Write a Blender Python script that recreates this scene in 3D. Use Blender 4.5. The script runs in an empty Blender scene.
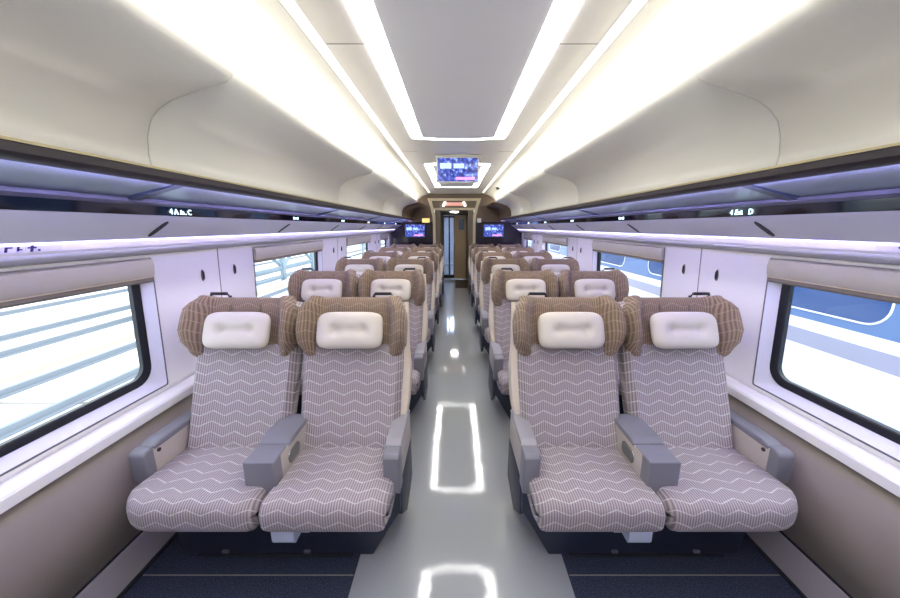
import bpy, bmesh, math, random
from mathutils import Vector, Matrix
R = random.Random(7)
sc = bpy.context.scene
COL = sc.collection
PI = math.pi

# ------------------------------------------------------------------ materials
def srgb(r, g, b):
    f = lambda c: (c/255/12.92) if c/255 <= .04045 else ((c/255+.055)/1.055)**2.4
    return (f(r), f(g), f(b), 1)

def mat(name, col, rough=.5, metal=0., noise=0., nscale=40., bump=0., coat=0., spec=.5):
    m = bpy.data.materials.new(name); m.use_nodes = True
    nt = m.node_tree; b = nt.nodes['Principled BSDF']
    b.inputs['Base Color'].default_value = col
    b.inputs['Roughness'].default_value = rough
    b.inputs['Metallic'].default_value = metal
    b.inputs['Specular IOR Level'].default_value = spec
    b.inputs['Coat Weight'].default_value = coat
    if noise or bump:
        tc = nt.nodes.new('ShaderNodeTexCoord'); n = nt.nodes.new('ShaderNodeTexNoise')
        n.inputs['Scale'].default_value = nscale; n.inputs['Detail'].default_value = 4
        nt.links.new(tc.outputs['Object'], n.inputs['Vector'])
        if noise:
            mx = nt.nodes.new('ShaderNodeMix'); mx.data_type = 'RGBA'
            mx.inputs['A'].default_value = tuple(c*(1-noise) for c in col[:3])+(1,)
            mx.inputs['B'].default_value = tuple(min(1, c*(1+noise)) for c in col[:3])+(1,)
            nt.links.new(n.outputs['Fac'], mx.inputs['Factor']); nt.links.new(mx.outputs['Result'], b.inputs['Base Color'])
        if bump:
            bp = nt.nodes.new('ShaderNodeBump'); bp.inputs['Strength'].default_value = bump; bp.inputs['Distance'].default_value = .002
            nt.links.new(n.outputs['Fac'], bp.inputs['Height']); nt.links.new(bp.outputs['Normal'], b.inputs['Normal'])
    return m

def emit(name, col, s):
    m = bpy.data.materials.new(name); m.use_nodes = True
    b = m.node_tree.nodes['Principled BSDF']
    b.inputs['Base Color'].default_value = (.8, .8, .8, 1)
    b.inputs['Emission Color'].default_value = col; b.inputs['Emission Strength'].default_value = s
    return m

def M_(nt, op, a, b=None, c=None):
    n = nt.nodes.new('ShaderNodeMath'); n.operation = op
    for i, v in enumerate((a, b, c)):
        if v is None: continue
        if isinstance(v, (int, float)): n.inputs[i].default_value = v
        else: nt.links.new(v, n.inputs[i])
    return n.outputs[0]

def fabric(name, base, stripe, chev):
    m = bpy.data.materials.new(name); m.use_nodes = True
    nt = m.node_tree; b = nt.nodes['Principled BSDF']; b.inputs['Roughness'].default_value = .9
    b.inputs['Specular IOR Level'].default_value = .2
    b.inputs['Sheen Weight'].default_value = .15
    uv = nt.nodes.new('ShaderNodeUVMap'); sp = nt.nodes.new('ShaderNodeSeparateXYZ')
    nt.links.new(uv.outputs[0], sp.inputs[0])
    u, v = sp.outputs['X'], sp.outputs['Y']
    st = M_(nt, 'MULTIPLY_ADD', M_(nt, 'SINE', M_(nt, 'MULTIPLY', u, 2*PI/.0105)), .5, .5)
    tri = M_(nt, 'ABSOLUTE', M_(nt, 'SUBTRACT', M_(nt, 'FRACT', M_(nt, 'MULTIPLY', u, 1/.118)), .5))
    vv = M_(nt, 'MULTIPLY', M_(nt, 'ADD', v, M_(nt, 'MULTIPLY', tri, .056)), 1/.056)
    d = M_(nt, 'ABSOLUTE', M_(nt, 'SUBTRACT', M_(nt, 'FRACT', vv), .5))
    line = M_(nt, 'LESS_THAN', d, .05)
    n = nt.nodes.new('ShaderNodeTexNoise'); n.inputs['Scale'].default_value = 60
    nt.links.new(uv.outputs[0], n.inputs['Vector'])
    line = M_(nt, 'MULTIPLY', line, M_(nt, 'MULTIPLY_ADD', n.outputs['Fac'], 1.0, -.02))
    m1 = nt.nodes.new('ShaderNodeMix'); m1.data_type = 'RGBA'
    m1.inputs['A'].default_value = base; m1.inputs['B'].default_value = stripe
    nt.links.new(st, m1.inputs['Factor'])
    m2 = nt.nodes.new('ShaderNodeMix'); m2.data_type = 'RGBA'
    m2.inputs['B'].default_value = chev
    nt.links.new(m1.outputs['Result'], m2.inputs['A']); nt.links.new(line, m2.inputs['Factor'])
    nt.links.new(m2.outputs['Result'], b.inputs['Base Color'])
    bp = nt.nodes.new('ShaderNodeBump'); bp.inputs['Strength'].default_value = .25; bp.inputs['Distance'].default_value = .002
    nt.links.new(st, bp.inputs['Height']); nt.links.new(bp.outputs['Normal'], b.inputs['Normal'])
    return m

def vinyl(name):
    m = mat(name, srgb(150, 153, 152), .07, noise=.06, nscale=160, spec=.75)
    nt = m.node_tree; b = nt.nodes['Principled BSDF']
    tc = nt.nodes.new('ShaderNodeTexCoord'); n = nt.nodes.new('ShaderNodeTexNoise'); n.inputs['Scale'].default_value = 14
    nt.links.new(tc.outputs['Object'], n.inputs['Vector'])
    bp = nt.nodes.new('ShaderNodeBump'); bp.inputs['Strength'].default_value = .10; bp.inputs['Distance'].default_value = .004
    nt.links.new(n.outputs['Fac'], bp.inputs['Height']); nt.links.new(bp.outputs['Normal'], b.inputs['Normal'])
    return m

def speckle(name, c0, c1, rough):
    m = mat(name, c0, rough); nt = m.node_tree; b = nt.nodes['Principled BSDF']
    tc = nt.nodes.new('ShaderNodeTexCoord'); v = nt.nodes.new('ShaderNodeTexNoise'); v.inputs['Scale'].default_value = 260
    v.inputs['Detail'].default_value = 1
    nt.links.new(tc.outputs['Object'], v.inputs['Vector'])
    r = nt.nodes.new('ShaderNodeValToRGB'); r.color_ramp.elements[0].position = .52; r.color_ramp.elements[1].position = .72
    r.color_ramp.elements[0].color = c0; r.color_ramp.elements[1].color = c1
    nt.links.new(v.outputs['Fac'], r.inputs[0]); nt.links.new(r.outputs[0], b.inputs['Base Color'])
    return m

def glass(name, tint=(.93, .97, 1, 1), refl=1.0):
    m = bpy.data.materials.new(name); m.use_nodes = True
    nt = m.node_tree; nt.nodes.clear()
    o = nt.nodes.new('ShaderNodeOutputMaterial'); t = nt.nodes.new('ShaderNodeBsdfTransparent'); t.inputs[0].default_value = tint
    g = nt.nodes.new('ShaderNodeBsdfGlossy'); g.inputs['Roughness'].default_value = .02
    f = nt.nodes.new('ShaderNodeLayerWeight')
    fac = M_(nt, 'MULTIPLY_ADD', M_(nt, 'POWER', f.outputs['Facing'], 4.), .45, .03)
    mx = nt.nodes.new('ShaderNodeMixShader')
    nt.links.new(M_(nt, 'MULTIPLY', fac, refl), mx.inputs[0])
    nt.links.new(t.outputs[0], mx.inputs[1]); nt.links.new(g.outputs[0], mx.inputs[2]); nt.links.new(mx.outputs[0], o.inputs[0])
    return m

def screen_mat(name, s):
    """a picture of bluish blocks with a pale patch and a pink caption bar (UV 0..1)"""
    m = bpy.data.materials.new(name); m.use_nodes = True
    nt = m.node_tree; b = nt.nodes['Principled BSDF']
    b.inputs['Base Color'].default_value = (.01, .01, .02, 1); b.inputs['Roughness'].default_value = .15
    uv = nt.nodes.new('ShaderNodeUVMap'); sp = nt.nodes.new('ShaderNodeSeparateXYZ'); nt.links.new(uv.outputs[0], sp.inputs[0])
    u, v = sp.outputs['X'], sp.outputs['Y']
    br = nt.nodes.new('ShaderNodeTexNoise'); br.inputs['Scale'].default_value = 7; br.inputs['Detail'].default_value = 3
    mp = nt.nodes.new('ShaderNodeMapping'); mp.inputs['Scale'].default_value = (1.7, .8, 1)
    nt.links.new(uv.outputs[0], mp.inputs[0]); nt.links.new(mp.outputs[0], br.inputs['Vector'])
    r = nt.nodes.new('ShaderNodeValToRGB')
    e = r.color_ramp.elements
    e[0].position = .38; e[0].color = (.010, .012, .08, 1)
    e[1].position = .80; e[1].color = (.35, .5, .95, 1)
    k = e.new(.55); k.color = (.03, .05, .28, 1)
    nt.links.new(br.outputs['Fac'], r.inputs[0])
    def rect(u0, u1, v0, v1):
        a = M_(nt, 'MULTIPLY', M_(nt, 'GREATER_THAN', u, u0), M_(nt, 'LESS_THAN', u, u1))
        c = M_(nt, 'MULTIPLY', M_(nt, 'GREATER_THAN', v, v0), M_(nt, 'LESS_THAN', v, v1))
        return M_(nt, 'MULTIPLY', a, c)
    col = r.outputs[0]
    for rc, cc in (((.06, .34, .55, .78), (.35, .5, .9, 1)), ((.40, .66, .56, .76), (.35, .5, .9, 1)), ((.46, .93, .07, .19), (.85, .25, .55, 1))):
        mx = nt.nodes.new('ShaderNodeMix'); mx.data_type = 'RGBA'; mx.inputs['B'].default_value = cc
        nt.links.new(M_(nt, 'MULTIPLY', rect(*rc), .75), mx.inputs['Factor']); nt.links.new(col, mx.inputs['A']); col = mx.outputs['Result']
    nt.links.new(col, b.inputs['Emission Color']); b.inputs['Emission Strength'].default_value = s
    return m

MT = dict(
    cream=mat('cream_panel', srgb(240, 238, 226), .42),
    white=mat('white_panel', srgb(233, 231, 230), .38),
    greyceil=mat('grey_ceiling_panel', srgb(208, 208, 213), .5),
    flatceil=mat('warm_ceiling_panel', srgb(196, 193, 188), .5),
    soft=mat('lavender_grey_panel', srgb(196, 196, 205), .45),
    lip=mat('bronze_lip', srgb(46, 40, 44), .5, spec=.25),
    lipline=mat('cream_edge', srgb(190, 178, 138), .4),
    shelf=mat('frosted_shelf_glass', srgb(160, 174, 184), .3, spec=.5),
    bar=mat('grey_metal', srgb(100, 102, 106), .6, .2),
    bracket=mat('blue_grey_bracket', srgb(88, 100, 122), .35, .4),
    blackglass=mat('black_gloss', srgb(10, 9, 12), .06, spec=.6),
    taupe=mat('taupe_wall', srgb(134, 124, 116), .55, noise=.03, nscale=30),
    base=mat('grey_duct', srgb(150, 144, 143), .5),
    dark=mat('dark_gap', srgb(22, 24, 30), .6),
    blindbox=mat('beige_blind', srgb(172, 167, 146), .5, noise=.02),
    blindbar=mat('blind_bar', srgb(108, 101, 84), .45),
    gasket=mat('black_gasket', srgb(16, 20, 30), .4),
    reveal=mat('window_reveal', srgb(214, 214, 226), .4),
    glass=glass('window_glass', refl=.6),
    doorglass=glass('door_glass', (.75, .82, .9, 1)),
    vinyl=vinyl('aisle_vinyl'),
    carpet=speckle('navy_carpet', srgb(30, 36, 52), srgb(76, 86, 104), .95),
    seam=mat('seam_grey', srgb(120, 116, 108), .6),
    fabric=fabric('seat_fabric', srgb(122, 111, 111), srgb(168, 159, 161), srgb(212, 207, 206)),
    head=fabric('headrest_fabric_shaded', srgb(108, 90, 76), srgb(148, 128, 109), srgb(164, 148, 131)),  # seat fabric made browner: shade and warm ceiling light put into colour, plus pile
    pillow=mat('cream_pillow', srgb(202, 194, 182), .8, bump=.15, nscale=300, noise=.02),
    shell=mat('cream_seat_shell', srgb(196, 184, 168), .5),
    arm=mat('grey_arm_plastic', srgb(116, 115, 122), .45, noise=.02, nscale=200),
    armpad=mat('arm_pad', srgb(140, 137, 140), .5, noise=.03, nscale=200),
    armside=mat('beige_arm_panel', srgb(172, 163, 154), .55),
    plinth=mat('navy_plinth', srgb(34, 40, 56), .5, noise=.08, nscale=60),
    handle=mat('dark_handle', srgb(32, 29, 36), .3),
    socket=mat('pale_socket', srgb(196, 205, 222), .4),
    chrome=mat('chrome', srgb(190, 192, 196), .2, 1.),
    ctrl=mat('control_plate', srgb(116, 120, 116), .35, .5),
    wood=mat('brown_bulkhead', srgb(100, 80, 64), .3, noise=.12, nscale=6),
    darkwood=mat('dark_bulkhead', srgb(38, 33, 40), .12, noise=.1, nscale=6),
    portal=mat('gold_cream_portal', srgb(206, 194, 164), .4),
    jamb=mat('bronze_jamb', srgb(112, 98, 80), .4),
    door=mat('beige_door', srgb(184, 160, 126), .45, noise=.05, nscale=8),
    brownmat=mat('brown_mat', srgb(70, 58, 46), .8, noise=.1),
    sign_y=emit('yellow_sign', srgb(250, 200, 20), .5),
    sign_w=mat('white_sign', srgb(238, 238, 236), .5),
    red=emit('red_display', srgb(190, 70, 40), .5),
    led=emit('loop_diffuser', (1, .985, .96, 1), 9.),
    led2=emit('strip_diffuser', (1, .95, .86, 1), .5),
    cove=emit('cove_strip', (1, .955, .88, 1), 8.5),
    purple=emit('violet_strip', (.42, .38, 1, 1), 60.0),
    glow=emit('lavender_strip', (.54, .48, 1, 1), 5.5),
    glyph=emit('display_glyph', (.55, .85, 1, 1), 2.0),
    ink=mat('navy_ink', srgb(40, 34, 80), .5),
    sticker=mat('clear_sticker', srgb(225, 222, 246), .4),
    screen=screen_mat('monitor_picture', 1.3),
    tvframe=mat('silver_housing', srgb(206, 204, 198), .4),
    blackplastic=mat('black_plastic', srgb(18, 18, 22), .4),
    slab=mat('pale_concrete', srgb(225, 226, 228), .9, noise=.04, nscale=3),
    ballast=mat('pale_gravel', srgb(226, 226, 226), .95, noise=.07, nscale=25, bump=.3),
    rail=mat('blue_grey_rail', srgb(120, 127, 135), .6, 0),
    trough=mat('tan_trough', srgb(196, 186, 170), .9),
    steel=mat('pale_steel', srgb(120, 138, 150), .5, .1),
    trainblue=mat('train_slate_blue', srgb(98, 126, 172), .25),
    trainglass=mat('train_window', srgb(60, 86, 136), .08),
    trainwhite=mat('train_white', srgb(240, 242, 246), .3),
    trainstripe=mat('train_grey_stripe', srgb(166, 164, 186), .3),
)

# ------------------------------------------------------------------ mesh helpers
class MB:
    def __init__(s): s.bm = bmesh.new()
    def faces(s, pts, fs):
        v = [s.bm.verts.new(p) for p in pts]
        for f in fs:
            try: s.bm.faces.new([v[i] for i in f])
            except ValueError: pass
        return v
    def box(s, x0, x1, y0, y1, z0, z1, bev=0, seg=2):
        b = bmesh.new()
        r = bmesh.ops.create_cube(b, size=1)
        for v in b.verts:
            v.co = (x0+(v.co.x+.5)*(x1-x0), y0+(v.co.y+.5)*(y1-y0), z0+(v.co.z+.5)*(z1-z0))
        if bev: bmesh.ops.bevel(b, geom=list(b.edges), offset=bev, segments=seg, profile=.5, affect='EDGES')
        s.add(b); return s
    def add(s, b, mtx=None):
        if mtx is not None: bmesh.ops.transform(b, matrix=mtx, verts=list(b.verts))
        m = bpy.data.meshes.new('t'); b.to_mesh(m); b.free(); s.bm.from_mesh(m); bpy.data.meshes.remove(m)
    def prism(s, prof, x0, x1, bev=0, seg=2, axis='x'):
        b = bmesh.new(); n = len(prof)
        def P(t, p): return (t, p[0], p[1]) if axis == 'x' else ((p[0], t, p[1]) if axis == 'y' else (p[0], p[1], t))
        a = [b.verts.new(P(x0, p)) for p in prof]; c = [b.verts.new(P(x1, p)) for p in prof]
        b.faces.new(a); b.faces.new(c[::-1])
        for i in range(n): b.faces.new((a[i], c[i], c[(i+1) % n], a[(i+1) % n]))
        bmesh.ops.recalc_face_normals(b, faces=list(b.faces))
        if bev: bmesh.ops.bevel(b, geom=list(b.edges), offset=bev, segments=seg, profile=.5, affect='EDGES')
        s.add(b); return s
    def loft(s, rings, cap=True, closed=True):
        vs = [[s.bm.verts.new(p) for p in r] for r in rings]
        n = len(rings[0])
        for a, c in zip(vs, vs[1:]):
            for i in range(n if closed else n-1):
                j = (i+1) % n
                s.bm.faces.new((a[i], a[j], c[j], c[i]))
        if cap and closed:
            s.bm.faces.new(vs[0][::-1]); s.bm.faces.new(vs[-1])
        return s
    def sheet(s, prof, y0, y1, ny=1):
        """open profile of (x, z) pulled along y"""
        ys = [y0+(y1-y0)*i/ny for i in range(ny+1)]
        return s.loft([[(p[0], y, p[1]) for p in prof] for y in ys], closed=False)
    def tube(s, path, r, n=8, closed=False):
        P = [Vector(p) for p in path]; rings = []
        for i, p in enumerate(P):
            a = P[i-1] if (i or closed) else p; c = P[(i+1) % len(P)] if (i < len(P)-1 or closed) else p
            d = (c-a).normalized(); up = Vector((0, 0, 1)) if abs(d.z) < .9 else Vector((1, 0, 0))
            u = d.cross(up).normalized(); w = u.cross(d)
            rings.append([p+(u*math.cos(t*2*PI/n)+w*math.sin(t*2*PI/n))*r for t in range(n)])
        if closed: rings.append(rings[0])
        s.loft(rings, cap=not closed); return s
    def lathe(s, prof, c=(0, 0, 0), n=20, axis='z'):
        rings = []
        for r, h in prof:
            ring = []
            for t in range(n):
                a, b_ = r*math.cos(t*2*PI/n), r*math.sin(t*2*PI/n)
                ring.append((c[0]+a, c[1]+b_, c[2]+h) if axis == 'z' else (c[0]+h, c[1]+a, c[2]+b_))
            rings.append(ring)
        s.loft(rings); return s
    def build(s, name, m, parent=None, sx=1, off=(0, 0, 0), uv=None, smooth=40, solid=0., sub=0, merge=True):
        b = s.bm
        if merge: bmesh.ops.remove_doubles(b, verts=list(b.verts), dist=1e-5)
        for v in b.verts: v.co = Vector((v.co.x*sx, v.co.y, v.co.z))-Vector(off)
        bmesh.ops.recalc_face_normals(b, faces=list(b.faces))
        if uv:
            l = b.loops.layers.uv.new('UVMap')
            for f in b.faces:
                for lp in f.loops: lp[l].uv = uv(lp.vert.co)
        me = bpy.data.meshes.new(name); b.to_mesh(me); b.free()
        me.materials.append(MT[m] if isinstance(m, str) else m)
        if smooth:
            me.polygons.foreach_set('use_smooth', [True]*len(me.polygons)); me.set_sharp_from_angle(angle=math.radians(smooth))
        o = bpy.data.objects.new(name, me); COL.objects.link(o)
        if parent: o.parent = parent
        if solid:
            md = o.modifiers.new('s', 'SOLIDIFY'); md.thickness = solid; md.offset = 0
        if sub:
            md = o.modifiers.new('sub', 'SUBSURF'); md.levels = sub; md.render_levels = sub
        return o

def tag(o, label, cat, group=None):
    o['label'] = label; o['category'] = cat
    if group: o['group'] = group
    return o
def thing(name, loc, label, cat, group=None):
    o = bpy.data.objects.new(name, None); COL.objects.link(o); o.location = loc; o.empty_display_size = .1
    return tag(o, label, cat, group)
def struct(o, label=None, cat=None):
    o['kind'] = 'structure'
    if label: o['label'] = label
    if cat: o['category'] = cat
    return o
def dup(o, parent=None):
    c = o.copy(); COL.objects.link(c)
    if parent: c.parent = parent
    for ch in list(o.children): dup(ch, c)
    return c
def box(name, m, dims, parent=None, bev=0, **k): return MB().box(*dims, bev=bev).build(name, m, parent, **k)

YB, YE = -1.7, 8.10          # cabin ends behind the camera and at the far bulkhead
WX = lambda z: 1.545-.03*(z-.66)/.7      # leaning side wall

# ------------------------------------------------------------------ floor
f = MB().box(-.47, .47, YB, YE, -.05, 0).build('floor', 'vinyl', smooth=0)
struct(f, 'glossy speckled grey vinyl floor of the aisle', 'floor')
for s, nm, side in ((-1, 'floor.001', 'left'), (1, 'floor.002', 'right')):
    m = MB().box(.47, 1.44, YB, YE, -.05, 0)
    struct(m.build(nm, 'carpet', sx=s, smooth=0), f'dark navy speckled carpet under the {side} seats', 'carpet')
n_trim = [0]
def trim(mb, m, label, cat='trim', **k):
    n_trim[0] += 1
    return struct(mb.build(f'trim_{n_trim[0]}', m, **k), label, cat)
for s, side in ((-1, 'left'), (1, 'right')):
    mb = MB()
    for r in range(0, 6):
        mb.box(.475, 1.40, 1.235+1.14*r, 1.24+1.14*r, 0, .0015)
    trim(mb, 'seam', f'thin carpet joints between the {side} seat rows', sx=s, smooth=0)

# ------------------------------------------------------------------ side walls and windows
GL = [(.41, 1.607), (2.63, 3.81), (4.86, 6.05), (7.07, 7.70)]       # glass extents in y
GZ0, GZ1 = .770, 1.31
FR = .080                                               # gasket + reveal width
def rrect(y0, y1, z0, z1, r, n=6):
    out = []
    for cy, cz, a0 in ((y1-r, z1-r, 0), (y0+r, z1-r, 90), (y0+r, z0+r, 180), (y1-r, z0+r, 270)):
        for i in range(n+1):
            a = math.radians(a0+90*i/n); out.append((cy+r*math.cos(a), cz+r*math.sin(a)))
    return out
nwin = 0
for s, side in ((-1, 'left'), (1, 'right')):
    w = MB()
    w.sheet([(1.462, .145), (1.500, .35), (1.515, .60)], YB, YE)
    struct(w.build('wall_'+side, 'taupe', sx=s, solid=.012), f'{side} side wall of the carriage below and between the windows', 'wall')
    wall = bpy.data.objects['wall_'+side]
    # upper wall: pillars between windows
    p = MB()
    zl, zb, zt, zu = .66, GZ0-FR, GZ1+.045, 1.375
    segs = [YB]+[e for g in GL for e in (g[0]-FR, g[1]+FR)]+[YE]
    for i in range(0, len(segs), 2):
        p.sheet([(WX(z), z) for z in (zl, zb, zt, zu)], segs[i], segs[i+1])
    for i in range(1, len(segs)-1, 2):
        p.sheet([(WX(z), z) for z in (zl, zb)], segs[i], segs[i+1])
        p.sheet([(WX(z), z) for z in (zt, zu)], segs[i], segs[i+1])
    up = p.build('pillar_panel', 'white', wall, sx=s, solid=.006)
    # panel joint lines on the pillars
    j = MB()
    for k in range(4):
        y = 2.17+2.24*k-(.0 if s < 0 else .0)
        if y < YE-.1: j.prism([(WX(.67)-.0045, .67), (WX(1.37)-.0045, 1.37), (WX(1.37), 1.37), (WX(.67), .67)], y-.003, y+.003, axis='y')
    j.build('panel_joint', 'seam', wall, sx=s, smooth=0)
    # sill and duct
    sl = MB()
    sl.prism([(1.482, .600), (1.480, .640), (1.486, .650), (1.56, .668), (1.56, .60)], YB, YE, axis='y')
    trim(sl, 'white', f'white window ledge running along the {side} wall', 'ledge', sx=s, smooth=20)
    b = MB(); b.prism([(1.415, 0), (1.448, .138), (1.50, .138), (1.50, 0)], YB, YE, axis='y')
    o = b.build('baseboard_'+side, 'base', sx=s, smooth=0); struct(o, f'grey sloping duct cover along the foot of the {side} wall', 'baseboard')
    MB().prism([(1.405, 0), (1.405, .012), (1.43, .012), (1.43, 0)], YB, YE, axis='y').build('foot_strip', 'dark', o, sx=s, smooth=0)
    MB().prism([(1.452, .136), (1.455, .148), (1.49, .148), (1.49, .136)], YB, YE, axis='y').build('joint_strip', 'dark', o, sx=s, smooth=0)
    for k, (g0, g1) in enumerate(GL):
        nwin += 1
        root = bpy.data.objects.new(f'window_{nwin}', None); COL.objects.link(root)
        root.location = (s*1.56, (g0+g1)/2, GZ0)
        order = ['nearest the camera', 'second from the camera', 'third from the camera', 'farthest from the camera'][k]
        struct(root, f'{side} side window {order}, rounded with black rubber surround', 'window')
        off = tuple(root.location)
        L = lambda e, r, dx: [(WX(z)+dx, y, z) for y, z in rrect(g0-e, g1+e, GZ0-e, GZ1+min(e, .045), r)]
        MB().loft([L(FR, .012, -.004), L(FR-.006, .012, -.006), L(FR-.012, .016, 0), L(.037, .075, .032), L(.037, .075, .05)], cap=False).build('window_frame', 'reveal', root, sx=s, off=off)
        MB().loft([L(FR+.002, .012, -.0035), L(FR+.002, .012, -.0062), L(FR-.003, .012, -.0075), L(FR-.006, .012, -.0058)], cap=False).build('frame_joint', 'bar', root, sx=s, off=off)
        MB().loft([L(.040, .085, .034), L(.036, .085, .028), L(.006, .06, .030), L(0, .06, .036), L(0, .06, .055), L(.04, .085, .055)], cap=False).build('gasket', 'gasket', root, sx=s, off=off)
        gb = MB(); a = L(.006, .06, .046); c = L(.006, .06, .052); gb.loft([a, c]); gb.build('pane', 'glass', root, sx=s, off=off, smooth=0)
        # roller blind
        bl = thing('roller_blind', (s*1.52, (g0+g1)/2, 1.24), f'beige roller blind rolled up over the {side} side window {order}', 'blind', 'roller blinds over the windows')
        off = tuple(bl.location)
        y0, y1 = g0-FR+.008, g1+FR-.008
        MB().prism([(1.505, 1.262), (1.498, 1.275), (1.493, 1.315), (1.498, 1.345), (1.512, 1.352), (1.535, 1.352), (1.535, 1.262)], y0, y1, axis='y').build('blind_housing', 'blindbox', bl, sx=s, off=off, smooth=50)
        MB().prism([(1.508, 1.238), (1.503, 1.246), (1.506, 1.261), (1.53, 1.261), (1.53, 1.238)], y0+.004, y1-.004, axis='y').build('bottom_bar', 'blindbar', bl, sx=s, off=off, smooth=0)
        MB().box(1.499, 1.509, y0+.002, y1-.002, 1.2605, 1.2635).build('trim_line', 'lipline', bl, sx=s, off=off, smooth=0)
    # coat hooks
    for k in range(4):
        for q, dy in ((0, -.15), (1, .15)):
            y = 2.17+2.24*k+dy
            if y > YE-.2: continue
            z = 1.222
            hk = thing('coat_hook', (s*WX(z), y, z), f'small dark coat hook on the {side} wall, '+['nearer', 'farther'][q]+' one beyond the '+['first', 'second', 'third', 'fourth'][k]+' window', 'hook', 'coat hooks on the wall pillars')
            off = tuple(hk.location); x = WX(z)
            MB().prism([(y+.011*math.cos(t*PI/8), z+.034*math.sin(t*PI/8)) for t in range(16)], x-.008, x+.001, bev=.002).build('back_plate', 'bar', hk, sx=s, off=off)
            MB().prism([(y+.007*math.cos(t*PI/8), z+.026*math.sin(t*PI/8)) for t in range(16)], x-.014, x-.006, bev=.002).build('hook', 'blackplastic', hk, sx=s, off=off)

    # ---------------------------------------------------------------- soffit, light band, service panel, rack
    trim(MB().sheet([(WX(1.372)-.004, 1.372), (1.492, 1.382), (1.462, 1.392), (1.438, 1.408)], YB, YE), 'soft', f'pale curved soffit above the {side} windows', sx=s, solid=.006)
    trim(MB().prism([(1.438, 1.408), (1.428, 1.418), (1.418, 1.4435), (1.45, 1.4435)], YB, YE, axis='y'), 'white', f'pale lit panel under the {side} light line', sx=s, smooth=0)
    lb = MB().prism([(1.4175, 1.4437), (1.408, 1.4437), (1.404, 1.4463), (1.4175, 1.4463)], YB, YE, axis='y').build('light_strip', 'glow', sx=s, smooth=0)
    tag(lb, f'glowing lavender light line along the {side} wall above the windows', 'light')
    rk = thing('luggage_rack', (s*1.2, (YB+YE)/2, 1.62), f'long {side} luggage rack with frosted shelf, bronze lip and black fascia', 'luggage rack', 'luggage racks')
    off = tuple(rk.location)
    MB().prism([(1.408, 1.4465), (1.398, 1.452), (1.27, 1.535), (1.255, 1.546), (1.43, 1.60), (1.47, 1.4465)], YB, YE, axis='y').build('service_panel', 'soft', rk, sx=s, off=off, smooth=25)
    MB().prism([(1.254, 1.547), (1.250, 1.584), (1.30, 1.584), (1.30, 1.547)], YB, YE, axis='y').build('fascia', 'blackglass', rk, sx=s, off=off, smooth=0)
    MB().prism([(1.250, 1.5845), (1.236, 1.595), (1.236, 1.608), (1.30, 1.612), (1.30, 1.5845)], YB, YE, axis='y').build('rear_rail', 'bar', rk, sx=s, off=off, smooth=30)
    MB().prism([(1.040, 1.656), (1.040, 1.664), (1.50, 1.61), (1.50, 1.6015), (1.25, 1.6095)], YB, YE, axis='y').build('shelf', 'shelf', rk, sx=s, off=off, smooth=0)
    MB().prism([(1.0, 1.655), (.992, 1.662), (.992, 1.682), (1.0, 1.688), (1.042, 1.688), (1.042, 1.648), (1.02, 1.645)], YB, YE, axis='y').build('lip', 'lip', rk, sx=s, off=off, smooth=35)
    MB().prism([(.991, 1.684), (.989, 1.690), (1.03, 1.694), (1.03, 1.684)], YB, YE, axis='y').build('lip_edge', 'lipline', rk, sx=s, off=off, smooth=0)
    MB().prism([(1.0425, 1.649), (1.0425, 1.655), (1.050, 1.654), (1.050, 1.650)], YB, YE, axis='y').build('led_strip', 'purple', rk, sx=s, off=off, smooth=0)
    for k in range(5):
        y = 1.345+1.81*k
        if y < YE: MB().prism([(1.052, 1.650), (1.052, 1.6535), (1.245, 1.610), (1.245, 1.596)], y-.022, y+.022, axis='y').build('shelf_bracket', 'bracket', rk, sx=s, off=off, smooth=0)
    for k in range(6):
        y = 1.55+1.14*k
        d = Vector((1.382-1.285, 0, 1.462-1.525)).normalized(); nrm = Vector((-.545, 0, -.838))
        pts = []
        for t in range(16):
            a = 2*PI*t/16; pts.append(Vector((1.335, y, 1.4925))+d*(.058*math.copysign(abs(math.cos(a))**.6, math.cos(a)))+Vector((0, 1, 0))*.012*math.sin(a))
        MB().loft([[p-nrm*.004 for p in pts], [p+nrm*.004 for p in pts]]).build('air_vent', 'dark', rk, sx=s, off=off)
        # seat number displays
        y = 1.585+1.14*k
        g = MB()
        yy = [y-.055, y-.02, y+.015, y+.05]
        if k: # only small marks are readable on the farther ones
            for q, (a, b_) in enumerate(((-.04, -.028), (-.02, .012), (.022, .034))):
                g.box(1.2485, 1.2525, y+a, y+b_, 1.557+.003*(q == 1), 1.575-.006*(q == 1))
            g.build('seat_number_display', 'glyph', rk, sx=s, off=off, smooth=0)
        else:
            # icon between the figures: a small seat outline
            g.box(1.2485, 1.2525, y-.004, y+.030, 1.5545, 1.5575); g.box(1.2485, 1.2525, y+.000, y+.004, 1.558, 1.573); g.box(1.2485, 1.2525, y+.012, y+.016, 1.558, 1.568)
            o = g.build('seat_number_display', 'glyph', rk, sx=s, off=off, smooth=0)
            for ch, dy in (('4', -.056), ('A' if s < 0 else 'F', -.028), ('C' if s < 0 else 'D', .050)):
                cu = bpy.data.curves.new('figure', 'FONT'); cu.body = ch; cu.size = .033; cu.extrude = .001; cu.align_x = 'CENTER'
                cu.materials.append(MT['glyph'])
                tmp = bpy.data.objects.new('figure_curve', cu)
                me = bpy.data.meshes.new_from_object(tmp); bpy.data.objects.remove(tmp)
                t = bpy.data.objects.new('figure', me); COL.objects.link(t); t.parent = o
                yc = y+dy
                if s > 0: yc = y-dy
                t.location = Vector((s*1.2485, yc, 1.554))-Vector(off)
                t.rotation_euler = (PI/2, 0, s*-PI/2)
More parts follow.
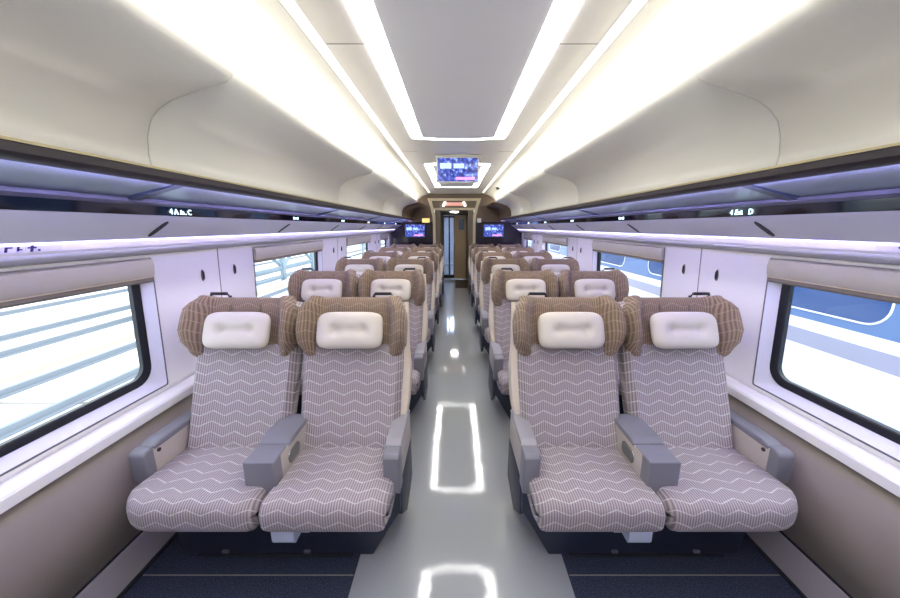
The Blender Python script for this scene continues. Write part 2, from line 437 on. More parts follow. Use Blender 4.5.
    # ---------------------------------------------------------------- curved overhead panels, rim and cove
    prof = [(.994, 1.689), (.998, 1.72), (.992, 1.775), (.975, 1.822), (.945, 1.855), (.90, 1.882), (.82, 1.908), (.755, 1.924), (.728, 1.932), (.710, 1.942), (.701, 1.955), (.700, 1.968), (.708, 1.979), (.722, 1.984), (.74, 1.984)]
    cuts = [YB, -.65, 1.16, 2.97, 4.78, 6.45, YE]
    for i in range(len(cuts)-1):
        trim(MB().sheet(prof, cuts[i]+.0025, cuts[i+1]-.0025), 'cream' if i < 5 else 'wood', f'curved {"cream" if i < 5 else "brown"} overhead panel on the {side} side, '+['behind', 'beside', 'first ahead of', 'second ahead of', 'third ahead of', 'fourth ahead of'][i]+' the camera', 'panel', sx=s, solid=.006)
    jb = MB()
    for y in cuts[1:-1]: jb.sheet([(x+.009, z+.009*(x < .93)) for x, z in prof[:-5]], y-.02, y+.02)
    trim(jb, 'seam', f'grey joint backing between the {side} overhead panels', sx=s, solid=.004)
    trim(MB().sheet([(.735, 1.974), (.90, 1.974), (.935, 2.0), (.925, 2.06), (.86, 2.12), (.77, 2.175), (.68, 2.212), (.612, 2.232)], YB, YE), 'cream', f'lit cove along the {side} edge of the ceiling', 'cove', sx=s, solid=.008)
    cv = MB().box(.81, .84, YB+.05, YE-.05, 1.977, 1.987).build('cove_light', 'cove', sx=s, smooth=0)
    tag(cv, f'hidden warm white strip lamp in the {side} ceiling cove', 'light')
    st = MB().prism([(.561, 2.2365), (.565, 2.228), (.604, 2.228), (.608, 2.2365)], YB+.02, YE-.3, axis='y').build('strip_light', 'led2', sx=s, smooth=0)
    tag(st, f'narrow warm light line along the {side} edge of the ceiling', 'light')

# ------------------------------------------------------------------ ceiling
c = MB(); c.box(-.62, .62, YB, YE, 2.236, 2.28)
ce = c.build('ceiling', 'flatceil', smooth=0); struct(ce, 'flat cream ceiling between the light lines', 'ceiling')
sm = MB()
for y in (1.6, 3.66, 7.1):
    for s in (-1, 1): sm.box(min(s*.40, s*.558), max(s*.40, s*.558), y-.002, y+.002, 2.2345, 2.2365)
sm.build('panel_joint', 'seam', ce, smooth=0)
XI, XO = .302, .392
def loop_light(y0, y1, label):
    def outline(x, y0, y1, bow):
        pts = []
        for i in range(13):
            t = -1+2*i/12; pts.append((x*t, y1+bow*(1-t*t)))
        for i in range(13):
            t = 1-2*i/12; pts.append((x*t, y0-bow*(1-t*t)))
        return pts
    o_, i_ = outline(XO, y0, y1, .06), outline(XI, y0+.03, y1-.03, .055)
    root = thing('ceiling_light', (0, (y0+y1)/2, 2.236), label, 'ceiling light', 'loop shaped ceiling lights')
    off = tuple(root.location)
    m = MB(); n = len(o_)
    m.loft([[(x, y, 2.2355) for x, y in o_], [(x, y, 2.229) for x, y in o_], [(x, y, 2.229) for x, y in i_], [(x, y, 2.2355) for x, y in i_]], cap=False)
    m.build('diffuser', 'led', root, off=off, smooth=0)
    m = MB(); m.loft([[(x*.995, y, 2.2355) for x, y in i_], [(x*.995, y, 2.231) for x, y in i_]]); m.build('centre_panel', 'greyceil', root, off=off, smooth=0)
loop_light(YB+.3, 3.12, 'large racetrack ceiling light around a grey panel, nearest the camera')
loop_light(4.36, 6.75, 'racetrack ceiling light beyond the hanging monitor')

# ceiling monitor
def monitor(name, loc, w, h, label, group=None, hang=False):
    root = thing(name, loc, label, 'monitor', group)
    m = MB().box(-w/2-.014, w/2+.014, -.012, .035, -h/2-.014, h/2+.014, bev=.006)
    m.build('housing', 'tvframe' if hang else 'blackplastic', root)
    if hang:
        MB().box(-w/2-.03, w/2+.03, -.02, .06, h/2+.016, h/2+.028, bev=.003).build('mount_plate', 'tvframe', root)
        MB().box(-.10, .10, 0, .03, h/2+.012, 2.2361-loc[2]).build('mount_arm', 'tvframe', root)
    MB().box(-w/2, w/2, -.0145, -.0115, -h/2, h/2).build('screen', 'screen', root, smooth=0, uv=lambda c: (c.x/w+.5, c.z/h+.5))
    return root
monitor('ceiling_monitor', (0, 3.80, 2.083), .415, .232, 'small monitor hanging from the ceiling between the two light loops', hang=True)

# ------------------------------------------------------------------ far bulkhead, portal, vestibule
PC = -.045       # the doorway sits a touch left of the middle
def end_outline():
    return [(.992, 1.70), (1.0, 1.775), (.975, 1.83), (.945, 1.86), (.90, 1.885), (.82, 1.915), (.74, 1.94)]
wf = MB()
for s in (-1, 1):
    ins = [(PC+s*.485, 0), (PC+s*.485, 1.55), (PC+s*.50, 1.75), (PC+s*.54, 1.93), (PC+s*.61, 2.14)]
    outl = [(s*1.56, 0), (s*1.56, 1.64), (s*1.50, 1.9), (s*1.1, 2.2), (s*.7, 2.4), (PC+s*.61, 2.4)]
    wf.prism(ins+outl[::-1], YE, YE+.05, axis='y')
wf.prism([(PC-.62, 2.13), (PC+.62, 2.13), (PC+.62, 2.4), (PC-.62, 2.4)], YE, YE+.05, axis='y')
w = wf.build('wall_front', 'wood', smooth=0); struct(w, 'brown bulkhead at the far end of the carriage', 'wall')
for s in (-1, 1):
    MB().box(min(PC+s*.50, s*1.5), max(PC+s*.50, s*1.5), YE-.006, YE+.001, 1.0, 1.615).build('dark_panel', 'darkwood', w, smooth=0)
for s, side in ((-1, 'left'), (1, 'right')):
    monitor('wall_monitor', (PC+s*.90-.0, YE-.042, 1.415), .44, .27, f'wall monitor on the far bulkhead, {side} of the doorway', 'monitors on the far bulkhead')
pm = MB()
for s in (-1, 1):
    q = [(PC+s*.485, 0), (PC+s*.485, 1.55), (PC+s*.50, 1.75), (PC+s*.54, 1.93), (PC+s*.61, 2.135)]
    r_ = [(PC+s*.53, 2.135), (PC+s*.475, 1.93), (PC+s*.435, 1.75), (PC+s*.43, 1.55), (PC+s*.43, 0)]
    pm.prism(q+r_, YE-.02, YE+.12, axis='y')
pm.box(PC-.54, PC+.54, YE-.02, YE+.12, 2.085, 2.135); pm.box(PC-.475, PC+.475, YE-.018, YE+.12, 1.875, 1.925)
trim(pm, 'portal', 'cream portal frame around the far doorway', 'door frame', smooth=0)
hd = thing('destination_display', (PC, YE+.06, 1.925), 'red lit display with two white lamps in the header above the far doorway', 'display')
off = tuple(hd.location)
MB().box(PC-.56, PC+.56, YE+.07, YE+.10, 1.92, 2.09).build('backing', 'jamb', hd, off=off, smooth=0)
MB().box(PC-.19, PC+.19, YE+.045, YE+.062, 1.975, 2.05, bev=.004).build('red_panel', 'red', hd, off=off)
for s in (-1, 1):
    MB().prism([(PC+s*.225, 1.965), (PC+s*.275, 1.965), (PC+s*.235, 2.06), (PC+s*.19, 2.06)], YE+.04, YE+.062, axis='y').build('lamp', emit('header_lamp', (1, .95, .9, 1), 2.5) if s < 0 else bpy.data.materials['header_lamp'], hd, off=off, smooth=0)
tag(MB().box(PC-.735, PC-.565, YE-.012, YE+.001, 1.60, 1.695, bev=.002).build('safety_sign', 'sign_y'), 'small yellow sign on the brown bulkhead, left of the doorway', 'sign')
tag(MB().box(PC+.525, PC+.615, YE-.012, YE+.001, 1.60, 1.695, bev=.002).build('wall_sign', 'sign_w'), 'small white sign on the brown bulkhead, right of the doorway', 'sign')
# jambs inside the portal
jm = MB()
for s in (-1, 1):
    jm.box(min(PC+s*.325, PC+s*.43), max(PC+s*.325, PC+s*.43), YE+.03, YE+.14, 0, 1.875)
    jm.box(min(PC+s*.40, PC+s*.45), max(PC+s*.40, PC+s*.45), YE+.12, 10.05, 0, 2.0)
jm.box(PC-.42, PC+.42, YE+.12, 10.05, 1.872, 1.92)
trim(jm, 'jamb', 'bronze lining of the vestibule passage', 'lining', smooth=0)
trim(MB().box(PC-.45, PC+.45, YE, 14.2, -.05, -.001), 'vinyl', 'grey vestibule floor beyond the doorway', 'floor', smooth=0)
tag(MB().box(PC+.03, PC+.40, 8.55, 9.9, -.001, .008, bev=.003).build('door_mat', 'brownmat'), 'brown mat on the vestibule floor before the door', 'mat')
sp = MB().lathe([(.0, 0), (.10, 0), (.10, -.012), (.0, -.012)], (PC, 8.9, 1.872), 20)
tag(sp.build('spot_lamp', emit('spot', (1, .95, .88, 1), 22.)), 'round white downlight in the vestibule ceiling', 'light')
# inner door wall with a closed beige leaf and an open glazed half
iw = MB()
iw.box(PC-.45, PC-.33, 10.05, 10.12, 0, 2.0); iw.box(PC+.33, PC+.45, 10.05, 10.12, 0, 2.0); iw.box(PC-.33, PC+.33, 10.05, 10.12, 1.82, 2.0)
trim(iw, 'jamb', 'bronze frame of the inner vestibule door', 'door frame', smooth=0)
d = bpy.data.objects.new('door_1', None); COL.objects.link(d); d.location = (PC+.17, 10.02, 0); struct(d, 'beige sliding door leaf with a small window, right half of the far passage', 'door')
off = tuple(d.location)
dm = MB(); dm.box(PC+.0, PC+.33, 10.0, 10.045, .02, 1.42); dm.box(PC+.0, PC+.12, 10.0, 10.045, 1.42, 1.74); dm.box(PC+.28, PC+.33, 10.0, 10.045, 1.42, 1.74); dm.box(PC, PC+.33, 10.0, 10.045, 1.74, 1.81)
dm.build('leaf', 'door', d, off=off, smooth=0)
MB().box(PC+.12, PC+.28, 10.01, 10.03, 1.42, 1.74).build('pane', 'trainglass', d, off=off, smooth=0)
MB().box(PC+.0, PC+.012, 9.992, 10.0, .9, 1.15, bev=.003).build('handle', 'chrome', d, off=off)
d2 = bpy.data.objects.new('door_2', None); COL.objects.link(d2); d2.location = (PC-.16, 10.08, 0); struct(d2, 'narrow glazed door leaf, left half of the far passage', 'door')
off = tuple(d2.location)
dm = MB(); dm.box(PC-.33, PC-.30, 10.07, 10.10, .02, 1.81); dm.box(PC-.02, PC, 10.07, 10.10, .02, 1.81); dm.box(PC-.30, PC-.02, 10.07, 10.10, .02, .12); dm.box(PC-.30, PC-.02, 10.07, 10.10, 1.76, 1.81)
dm.build('leaf', 'dark', d2, off=off, smooth=0)
MB().box(PC-.30, PC-.02, 10.08, 10.086, .12, 1.76).build('pane', 'doorglass', d2, off=off, smooth=0)
g = MB()
g.box(PC-.55, PC-.45, 10.12, 14.2, 0, 2.1); g.box(PC+.45, PC+.55, 10.12, 14.2, 0, 2.1); g.box(PC-.55, PC+.55, 10.12, 14.2, 2.0, 2.1)
g.box(PC-.55, PC+.55, 14.15, 14.25, 0, 2.1)
trim(g, 'soft', 'pale walls of the next vestibule seen through the glazed door', 'wall', smooth=0)
tag(MB().box(PC-.25, PC+.15, 11.5, 13.0, 1.985, 1.999, bev=.003).build('gangway_light', emit('gangway', (.8, .88, 1, 1), 12.)), 'cool ceiling lamp in the passage behind the glazed door', 'light')
tag(MB().tube([(PC-.16, 11.0, .0), (PC-.16, 11.0, 1.98)], .022).build('grab_pole', 'blackplastic'), 'dark upright pole behind the glazed door', 'pole')
rf = MB()
rf.sheet([(-1.66, -1.0), (-1.66, .62), (-1.60, .655)], YB, YE+.1); rf.sheet([(1.66, -1.0), (1.66, .62), (1.60, .655)], YB, YE+.1)
rf.sheet([(-1.60, 1.372), (-1.62, 1.45), (-1.60, 1.75), (-1.42, 2.12), (-1.0, 2.38), (0, 2.46), (1.0, 2.38), (1.42, 2.12), (1.60, 1.75), (1.62, 1.45), (1.60, 1.372)], YB, YE+.1)
rf.sheet([(-1.53, 1.373), (-1.60, 1.373)], YB, YE+.1); rf.sheet([(1.53, 1.373), (1.60, 1.373)], YB, YE+.1)
trim(rf, 'trainwhite', 'outer skin of the carriage around the cabin lining', 'body', solid=.01)
# back bulkhead behind the camera
struct(MB().box(-1.6, 1.6, YB-.06, YB, 0, 2.35).build('wall_back', 'cream', smooth=0), 'cream bulkhead behind the camera', 'wall')
# little camera dome on the cove
cd = thing('security_camera', (.735, 6.4, 2.187), 'tiny black security camera dome on the right ceiling cove', 'camera')
MB().lathe([(0, 0), (.034, 0), (.034, -.014), (.026, -.032), (.012, -.042), (0, -.044)], n=16).build('dome', 'blackplastic', cd)
MB().lathe([(0, .004), (.042, .004), (.042, -.006), (.034, -.008), (0, -.008)], n=16).build('ring', 'bar', cd)

# safety stickers on the light band
def sticker(s, y0, y1, glyphs, label):
    P = lambda y, h: (1.4178+(1.4275-1.4178)*h-.0005, y, 1.4435+(1.4185-1.4435)*h)
    r = thing('safety_sticker', (s*1.415, (y0+y1)/2, 1.432), label, 'sticker')
    off = tuple(r.location)
    def q(y0, y1, h0, h1, lift):
        m = MB(); n = Vector((-.93, 0, -.36))
        pts = [Vector(P(y0, h0)), Vector(P(y1, h0)), Vector(P(y1, h1)), Vector(P(y0, h1))]
        m.loft([[p for p in pts], [p+n*lift for p in pts]]); return m
    q(y0, y1, .12, .95, .0012).build('backing', 'sticker', r, sx=s, off=off, smooth=0)
    for (a, b_, h0, h1) in glyphs: q(a, b_, h0, h1, .0022).build('pictogram', 'ink', r, sx=s, off=off, smooth=0)
sticker(-1, 1.065, 1.125, [(1.075, 1.082, .2, .85), (1.082, 1.094, .2, .38), (1.106, 1.112, .2, .75), (1.112, 1.120, .5, .65)], 'left pair of safety pictograms on the left light band')
sticker(-1, 1.13, 1.235, [(1.142, 1.150, .08, .92), (1.134, 1.158, .28, .48), (1.164, 1.170, .6, .85)], 'long safety sticker with one dark pictogram on the left light band')
sticker(1, 1.09, 1.20, [(1.128, 1.136, .25, .5)], 'white safety notice at the near end of the right light band')

# ------------------------------------------------------------------ seats
A = math.atan(.30/.715); SA, CA = math.sin(A), math.cos(A)
def back_pt(cx, x, n, s_):
    """x across, n forward of the front face, s up the slope"""
    return (cx+x, 1.505+s_*SA-n*CA, .425+s_*CA+n*SA)
def rr(a0, a1, b0, b1, rad, n=4):
    out = []
    for (ca, cb, a, r) in ((a1-rad[0], b1-rad[0], 0, rad[0]), (a0+rad[1], b1-rad[1], 90, rad[1]), (a0+rad[2], b0+rad[2], 180, rad[2]), (a1-rad[3], b0+rad[3], 270, rad[3])):
        for i in range(n+1):
            t = math.radians(a+90*i/n); out.append((ca+r*math.cos(t), cb+r*math.sin(t)))
    return out
def lerp(tab, s_):
    for (a, va), (b, vb) in zip(tab, tab[1:]):
        if s_ <= b:
            t = (s_-a)/(b-a) if b > a else 0; t = max(0, t); t = t*t*(3-2*t); return va+(vb-va)*t
    return tab[-1][1]
UVB = lambda oy: (lambda c: (c.x, c.z*1.05+(c.y+oy)*.4))

def cushion(x0, x1, outer):
    """rounded seat cushion; the outer front corner (1: toward x1, 0: none) is generously rounded"""
    m = MB(); rings = []; N = 26
    for i in range(N+1):
        t = i/N; x = x0+(x1-x0)*t
        e = .035; dl = min(x-x0, x1-x); ins = 0
        if dl < e: q = 1-dl/e; ins = e*.75*(1-math.sqrt(max(0, 1-q*q)))
        f = 0
        if outer and x > x1-.15:
            q = (x-(x1-.15))/.15; f = .13*(1-math.sqrt(max(0, 1-q*q*.98)))
        if x < x0+.03:
            q = 1-(x-x0)/.03; f += .02*q*q
        y0, y1, z0, z1 = 1.127+f+ins, 1.60, .304+ins, .448-ins
        r = rr(y0, y1, z0, z1, (.02, .05, .062, .02), 6)
        rings.append([(x, y, z-(.022*max(0, y-1.22)/.38 if z > .39 else 0)+(.008*math.sin(PI*t) if z > .40 else 0)) for y, z in r])
    m.loft(rings); return m

def backrest_body(cx, w):
    m = MB(); rings = []; S = [-.03, -.02, 0, .06, .14, .22, .30, .38, .46, .54, .62, .70, .735, .75]
    for s_ in S:
        ww = lerp([(-.03, w*.90), (0, w*.965), (.2, w), (.42, w*1.03), (.75, w*1.02)], s_)
        k = .03 if s_ in (-.03, .75) else (.01 if s_ in (-.02, .735) else 0)
        pts = []
        for i in range(19):
            t = -1+2*i/18
            n = -.0+.012*math.exp(-((abs(t)-.88)/.15)**2)-.008*math.cos(t*PI/2)-k-.03*max(0, (abs(t)-.93)/.07)**2
            pts.append(back_pt(cx, t*ww/2, n, s_))
        for i in range(9):
            t = 1-2*i/8; pts.append(back_pt(cx, t*ww/2*.97, -.10+k, s_))
        rings.append(pts)
    m.loft(rings); return m

def headrest(cx, w, side):
    """winged headrest. side=+1: cut outer corner toward +x as well"""
    m = MB(); rings = []
    S = [.447, .453, .463, .477, .497, .525, .58, .64, .69, .725, .75, .765, .772]
    for s_ in S:
        ww = lerp([(.447, w*.885), (.463, w*.912), (.54, w), (.66, w), (.772, w*.86)], s_)
        wing = lerp([(.447, .004), (.475, .034), (.56, .108), (.69, .104), (.772, .055)], s_)
        k = lerp([(.447, .020), (.475, .0), (.73, 0), (.765, .012), (.772, .024)], s_)
        pts = []
        for i in range(27):
            t = -1+2*i/26; a = abs(t)
            q = min(1, max(0, (a-.64)/.20)); q = q*q*(3-2*q)
            n = .004+wing*q-k-lerp([(.447, .035), (.49, .03), (.535, 0), (.772, 0)], s_)*(1-q)-.05*max(0, (a-.93)/.07)**2
            pts.append(back_pt(cx, t*ww/2, n, s_))
        for i in range(13):
            t = 1-2*i/12; pts.append(back_pt(cx, t*ww/2*.985, -.05+k*.5-.02*(1-abs(t)), s_))
        rings.append(pts)
    m.loft(rings); return m

def shell(cx, w):
    m = MB(); rings = []
    for s_ in (-.16, -.10, 0, .12, .24, .33, .42, .52, .62, .70, .745, .758):
        ww = lerp([(-.16, w*.80), (0, w*.90), (.30, w*1.035), (.40, w*1.04), (.55, w*.985), (.758, w*.955)], s_)
        k = .02 if s_ in (-.16, .758) else 0
        fr = lerp([(-.16, -.06), (.30, -.035), (.758, -.045)], s_)-k
        bk = lerp([(-.16, -.13), (.2, -.16), (.758, -.12)], s_)+k
        prof = rr(-ww/2, ww/2, bk, fr, (.012, .012, .045, .045), 4)
        rings.append([back_pt(cx, x, n, s_) for x, n in prof])
    m.loft(rings); return m

def pillow(cx):
    W, Hh, T = .335, .192, .040
    m = MB(); NX, NZ = 36, 22
    def prof(u, v, sgn):
        e = (1-abs(u)**4.5)*(1-abs(v)**3.6)
        h = T*max(0, e)**.42
        if sgn > 0:
            for tu in (-.42, .42):
                d2 = ((u-tu)/.15)**2+(v/.26)**2; h -= .032*math.exp(-d2)
                ang = math.atan2(v*.57, u-tu); h += .0025*math.cos(ang*6)*math.exp(-((u-tu)**2+(v*.57)**2)/.05)*min(1, d2)
            h -= .017*math.exp(-(v/.16)**2)*math.exp(-(u/.36)**4)
        return max(h, 0)
    for sgn in (1, -1):
        grid = []
        for j in range(NZ+1):
            v = -1+2*j/NZ; v = math.sin(v*PI/2)
            row = []
            for i in range(NX+1):
                u = -1+2*i/NX; u = math.sin(u*PI/2)
                xs = W/2*u*(1-.10*abs(v)**5); zs = Hh/2*v*(1-.17*abs(u)**6)-(.010*(1-u*u) if v < 0 else 0)*-abs(v)*.6
                n = .052+sgn*prof(u, v, sgn)*(1 if sgn > 0 else .35)
                row.append(back_pt(cx, xs, n, .585+zs))
            grid.append(row)
        m.loft(grid, closed=False)
    return m

def seat_pair(s, label, group, row_y=0.):
    side = 'left' if s < 0 else 'right'
    ox, oy = s*.83, 1.45
    root = thing('double_seat', (ox, oy+row_y, 0), label, 'seat', group)
    O = (ox, oy, 0)
    B = lambda mb, name, m, parent=root, uv=None, **k: mb.build(name, m, parent, sx=s, off=O, uv=uv, **k)
    uvc = lambda c: (c.x, -c.z-(c.y+oy))
    uvb = UVB(oy)
    cxs = [.556, 1.129]
    # plinth
    pl = MB(); pl.prism([(.275, .335), (.275, .24), (.40, .02), (.41, 0), (1.30, 0), (1.33, .335)], 1.335, 1.74, axis='y', bev=.006)
    base = B(pl, 'plinth', 'plinth')
    t_ = MB(); t_.box(.50, 1.22, 1.322, 1.36, .0, .012, bev=.003); B(t_, 'floor_rail', 'dark', base)
    bt = MB(); bt.box(.70, .73, 1.325, 1.337, .015, .03, bev=.003); bt.box(1.08, 1.11, 1.325, 1.337, .015, .03, bev=.003); B(bt, 'fixing', 'bar', base)
    # cushions
    for (x0, x1, o_) in ((.294, .802, 0), (.810, 1.372, 1)):
        B(cushion(x0, x1, o_), 'seat_cushion', 'fabric', uv=uvc, smooth=60)
    # backs
    for q, cx in enumerate(cxs):
        bk = B(backrest_body(cx-.018*q, .505+.008*q), 'backrest', 'fabric', uv=uvb, smooth=60)
        B(headrest(cx, .557+.012*q, 1), 'headrest', 'head', bk, uv=uvb, smooth=50)
        B(shell(cx-(.024 if q == 0 else .0), .522 if q == 0 else .50), 'back_shell', 'shell', bk, smooth=50)
        B(pillow(cx+.005), 'head_pillow', 'pillow', bk, smooth=80)
        for dx in (-.075, .08):
            st = MB(); st.loft([[back_pt(cx, dx+a, n, s_) for a in (-.004, .004) for n in ((.006, .014) if a < 0 else (.014, .006))] for s_ in (.668, .70, .725)])
            B(st, 'pillow_strap', 'jamb', bk, smooth=0)
        h = MB(); hx = -.135 if q == 0 else .185
        pth = [back_pt(cx, hx+a, n, t) for a, n, t in ((-.055, -.07, .745), (-.055, -.045, .785), (-.045, -.035, .795), (.040, -.035, .795), (.052, -.05, .785), (.055, -.115, .765), (.03, -.125, .77), (-.04, -.125, .77))]
        h.tube(pth, .0085, 8, closed=True); B(h, 'grab_handle', 'handle', bk, smooth=60)
    # window armrest
    am = MB(); am.prism([(1.305, .405), (1.298, .54), (1.312, .558), (1.352, .561), (1.352, .405)], 1.352, 1.425, bev=.010, seg=3)
    a = B(am, 'armrest', 'arm')
    B(MB().box(1.355, 1.42, 1.345, 1.68, .30, .545, bev=.004), 'side_panel', 'armside', a)
    B(MB().prism([(1.354, .535), (1.354, .556), (1.40, .567), (1.66, .562), (1.66, .535)], 1.353, 1.424, bev=.008, seg=3), 'arm_pad', 'arm', a)
    B(MB().lathe([(0, -.004), (.009, -.004), (.009, .004), (0, .004)], (1.3545, 1.375, .525), 14, axis='x'), 'recline_button', 'handle', a)
    # middle armrest
    am = MB(); am.box(.770, .900, 1.243, 1.365, .392, .558, bev=.007, seg=3)
    a = B(am, 'armrest', 'arm')
    sp_ = MB(); sp_.prism([(1.30, .396), (1.30, .552), (1.62, .552), (1.62, .34)], .768, .896, bev=.003); B(sp_, 'side_panel', 'armside', a)
    B(MB().prism([(1.367, .545), (1.367, .560), (1.40, .572), (1.60, .570), (1.62, .545)], .764, .902, bev=.006, seg=3), 'arm_pad', 'arm', a)
    r = rr(1.355, 1.465, .458, .520, (.026,)*4, 6)
    cp = MB(); cp.prism(r, .7645, .770, bev=.0015); ring = B(cp, 'control_panel', 'chrome', a, smooth=0)
    # plate and button joined to the recessed panel
    r2 = rr(1.360, 1.460, .463, .515, (.022,)*4, 6)
    B(MB().prism(r2, .7632, .766), 'control_plate', 'ctrl', a, smooth=0)
    # aisle armrest
    am = MB(); am.prism([(1.310, .352), (1.300, .368), (1.297, .532), (1.312, .546), (1.385, .550), (1.385, .352)], .268, .338, bev=.006, seg=3)
    a = B(am, 'armrest', 'arm')
    sp_ = MB(); sp_.prism([(1.372, .380), (1.372, .545), (1.68, .545), (1.70, .372)], .270, .335, bev=.003); B(sp_, 'side_panel', 'armside', a)
    B(MB().prism([(1.365, .538), (1.365, .552), (1.40, .562), (1.66, .562), (1.69, .538)], .266, .340, bev=.006, seg=3), 'arm_pad', 'armpad', a)
    sk = MB(); sk.prism([(1.36, .20), (1.365, .372), (1.70, .372), (1.72, .12), (1.50, .09)], .270, .292, bev=.003); B(sk, 'side_skirt', 'plinth')
    # sockets under the front edge
    sb = MB(); sb.prism([(1.20, .215), (1.20, .325), (1.336, .325), (1.336, .20), (1.21, .20)], .695, .792, bev=.004); B(sb, 'socket_box', 'socket')
    so = MB(); so.box(.642, .684, 1.225, 1.336, .235, .325, bev=.003); po = B(so, 'power_outlet', 'socket')
    pin = MB(); pin.box(.652, .674, 1.2235, 1.227, .27, .30, bev=.001); B(pin, 'socket_holes', 'dark', po)
    return root

ordn = ['front row nearest the camera', 'second row from the camera', 'third row from the camera', 'fourth row from the camera', 'fifth row from the camera', 'last row before the far bulkhead']
for s, side in ((-1, 'left'), (1, 'right')):
    proto = seat_pair(s, f'patterned double seat, cream pillows, {side} of the aisle, {ordn[0]}', 'double seats in rows')
    for r in range(1, 6):
        o = dup(proto); o.location.y = proto.location.y+1.14*r
        o['label'] = f'patterned double seat, cream pillows, {side} of the aisle, {ordn[r]}'

# ------------------------------------------------------------------ outside
gnd = MB().box(-60, 60, -30, 90, -1.7, -1.45).build('ground', 'ballast', smooth=0); struct(gnd, 'pale gravel railway ground outside', 'ground')
tracks = [-6.85, -10.6, -15.2, -19.8]
nm = ['nearest to', 'second from', 'third from', 'farthest from']
for k, x in enumerate(tracks):
    t = thing('railway_track', (x, 20, -1.45), f'railway track outside the left windows, {nm[k]} the train', 'railway track', 'tracks outside the left windows')
    off = tuple(t.location)
    MB().box(x-1.3, x+1.3, -20, 80, -1.45, -1.28).build('track_slab', 'slab', t, off=off, smooth=0)
    jn = MB()
    for q in range(-3, 14): jn.box(x-1.3, x+1.3, q*5.1-.03, q*5.1+.03, -1.282, -1.275)
    jn.build('slab_joint', 'seam', t, off=off, smooth=0)
    for d_ in (-.72, .72):
        m = MB(); m.prism([(x+d_-.075, -1.28), (x+d_-.075, -1.25), (x+d_-.03, -1.235), (x+d_-.04, -1.14), (x+d_+.04, -1.14), (x+d_+.03, -1.235), (x+d_+.075, -1.25), (x+d_+.075, -1.28)], -20, 80, axis='y')
        m.build('rail', 'rail', t, off=off, smooth=0)
for k, x in enumerate((-8.55, -12.9)):
    tag(MB().box(x-.2, x+.2, -20, 80, -1.45, -1.15).build('cable_trough', 'trough'), f'tan cable trough between the outside tracks, '+['nearer', 'farther'][k]+' one', 'trough')
def lattice(x, ys, label):
    ym = sum(ys)/len(ys)
    g = thing('lattice_frame', (x, ym, -1.45), label, 'steel frame', 'steel lattice frames beside the tracks')
    off = (x, ym, -1.45)
    for y in ys: MB().box(x-.09, x+.09, y-.13, y+.13, -1.45, 2.6).build('post', 'steel', g, off=off, smooth=0)
    for z in (-1.05, -.55, 1.6): MB().box(x-.05, x+.05, ys[0], ys[-1], z-.07, z+.07).build('beam', 'steel', g, off=off, smooth=0)
    for a, b_ in zip(ys, ys[1:]):
        MB().tube([(x, a, -.55), (x, b_, 1.6)], .09, 6).build('brace', 'steel', g, off=off)
        MB().tube([(x, b_, -.55), (x, a, 1.6)], .09, 6).build('brace', 'steel', g, off=off)
lattice(-9.03, (10.5, 14.2, 18, 21.8), 'pale steel lattice frame beside the tracks, seen through the second left window')
lattice(-9.03, (34, 40, 46), 'pale steel lattice frame far down the tracks on the left')

# the train on the next track (right)
tr = thing('neighbouring_train', (4.85, 15, -1.45), 'slate blue and white train standing on the next track outside the right windows', 'train')
off = tuple(tr.location)
def band(prof, name, m, y0=-14, y1=45): MB().prism(prof, y0, y1, axis='y').build(name, m, tr, off=off, smooth=30)
band([(3.36, -.9), (3.24, -.2), (3.205, .43), (6.5, .43), (6.45, -.9)], 'lower_body', 'trainwhite')
band([(3.204, .43), (3.2, .575), (6.5, .575), (6.5, .43)], 'stripe', 'trainstripe')
band([(3.2, .575), (3.2, .675), (6.5, .675), (6.5, .575)], 'white_band', 'trainwhite')
band([(3.2, .675), (3.205, 1.0), (3.23, 1.55), (6.47, 1.55), (6.5, .675)], 'window_band', 'trainblue')
band([(3.23, 1.55), (3.30, 1.95), (3.6, 2.4), (4.2, 2.65), (5.5, 2.65), (6.1, 2.4), (6.4, 1.95), (6.47, 1.55)], 'roof', 'trainwhite')
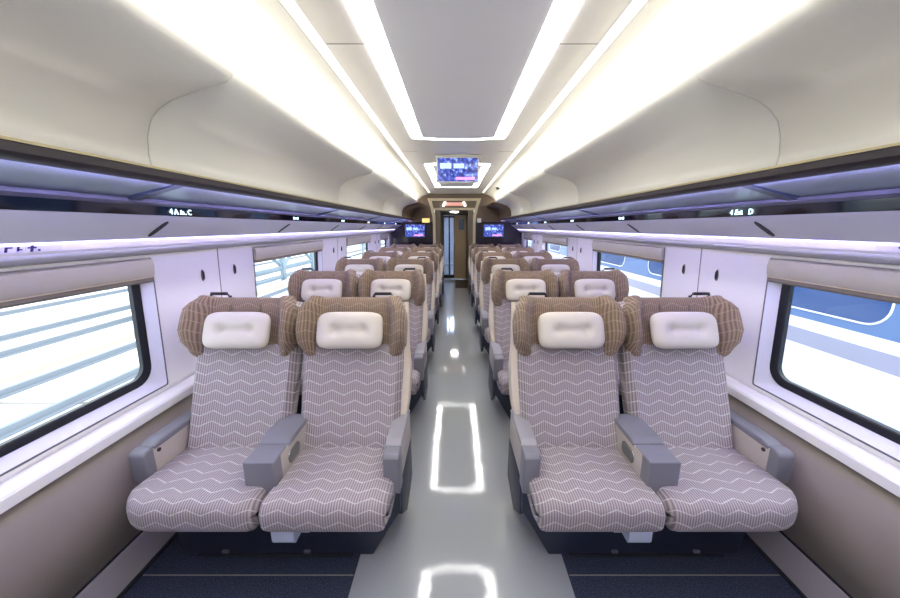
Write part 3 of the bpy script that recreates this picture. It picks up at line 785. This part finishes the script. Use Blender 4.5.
for k in range(9):
    y0 = .42+2.05*k
    P = lambda e: [(3.2+.03*max(0, z-.675)/.875, y, z) for y, z in rrect(y0+e, y0+1.25-e, .745+e, 1.42-e, .16-e)]
    MB().loft([[(x-.004, y, z) for x, y, z in P(0)], [(x-.010, y, z) for x, y, z in P(.004)], [(x-.010, y, z) for x, y, z in P(.014)], [(x-.004, y, z) for x, y, z in P(.018)]], cap=False).build('window_rim', 'trainwhite', tr, off=off, smooth=0)
    m = MB(); m.loft([[(x+.004, y, z) for x, y, z in P(.012)], [(x-.007, y, z) for x, y, z in P(.012)]]); m.build('train_window', 'trainglass', tr, off=off, smooth=0)
for yb in (0, 18, 36):
    MB().box(3.45, 6.25, yb-1.4, yb+1.4, -1.40, -.85, bev=.05).build('bogie', 'blackplastic', tr, off=off)

# ------------------------------------------------------------------ light and camera
w = bpy.data.worlds.new('World'); sc.world = w; w.use_nodes = True
nt = w.node_tree; bg = nt.nodes['Background']
bg.inputs[0].default_value = (.93, .97, 1, 1); bg.inputs[1].default_value = 2.2
for s in (-1, 1):
    for g0, g1 in GL:
        l = bpy.data.lights.new('window_portal', 'AREA'); l.shape = 'RECTANGLE'; l.size = g1-g0+.1; l.size_y = GZ1-GZ0+.1
        l.cycles.is_portal = True
        o = bpy.data.objects.new('window_portal', l); COL.objects.link(o); o.location = (s*1.63, (g0+g1)/2, (GZ0+GZ1)/2)
        # aim inward; long side along y
        o.rotation_euler = Matrix(((0, 0, s), (1, 0, 0), (0, s, 0))).to_euler()

cam = bpy.data.cameras.new('camera'); co = bpy.data.objects.new('camera', cam); COL.objects.link(co); sc.camera = co
cam.sensor_width = 36; cam.lens = 345/900*36; cam.clip_start = .02; cam.clip_end = 300
cam.shift_x = -5/900
co.location = (-.028, 0, 1.5); co.rotation_euler = (PI/2-math.atan(72/345), 0, 0)
vs = sc.view_settings
sc.display_settings.display_device = 'sRGB'
vs.view_transform = 'Standard'; vs.look = 'None'; vs.gamma = 1; vs.use_curve_mapping = False
vs.exposure = 0.95
sc.cycles.use_denoising = True
sc.cycles.max_bounces = 8; sc.cycles.diffuse_bounces = 5; sc.cycles.transparent_max_bounces = 12
sc.cycles.sample_clamp_indirect = 6
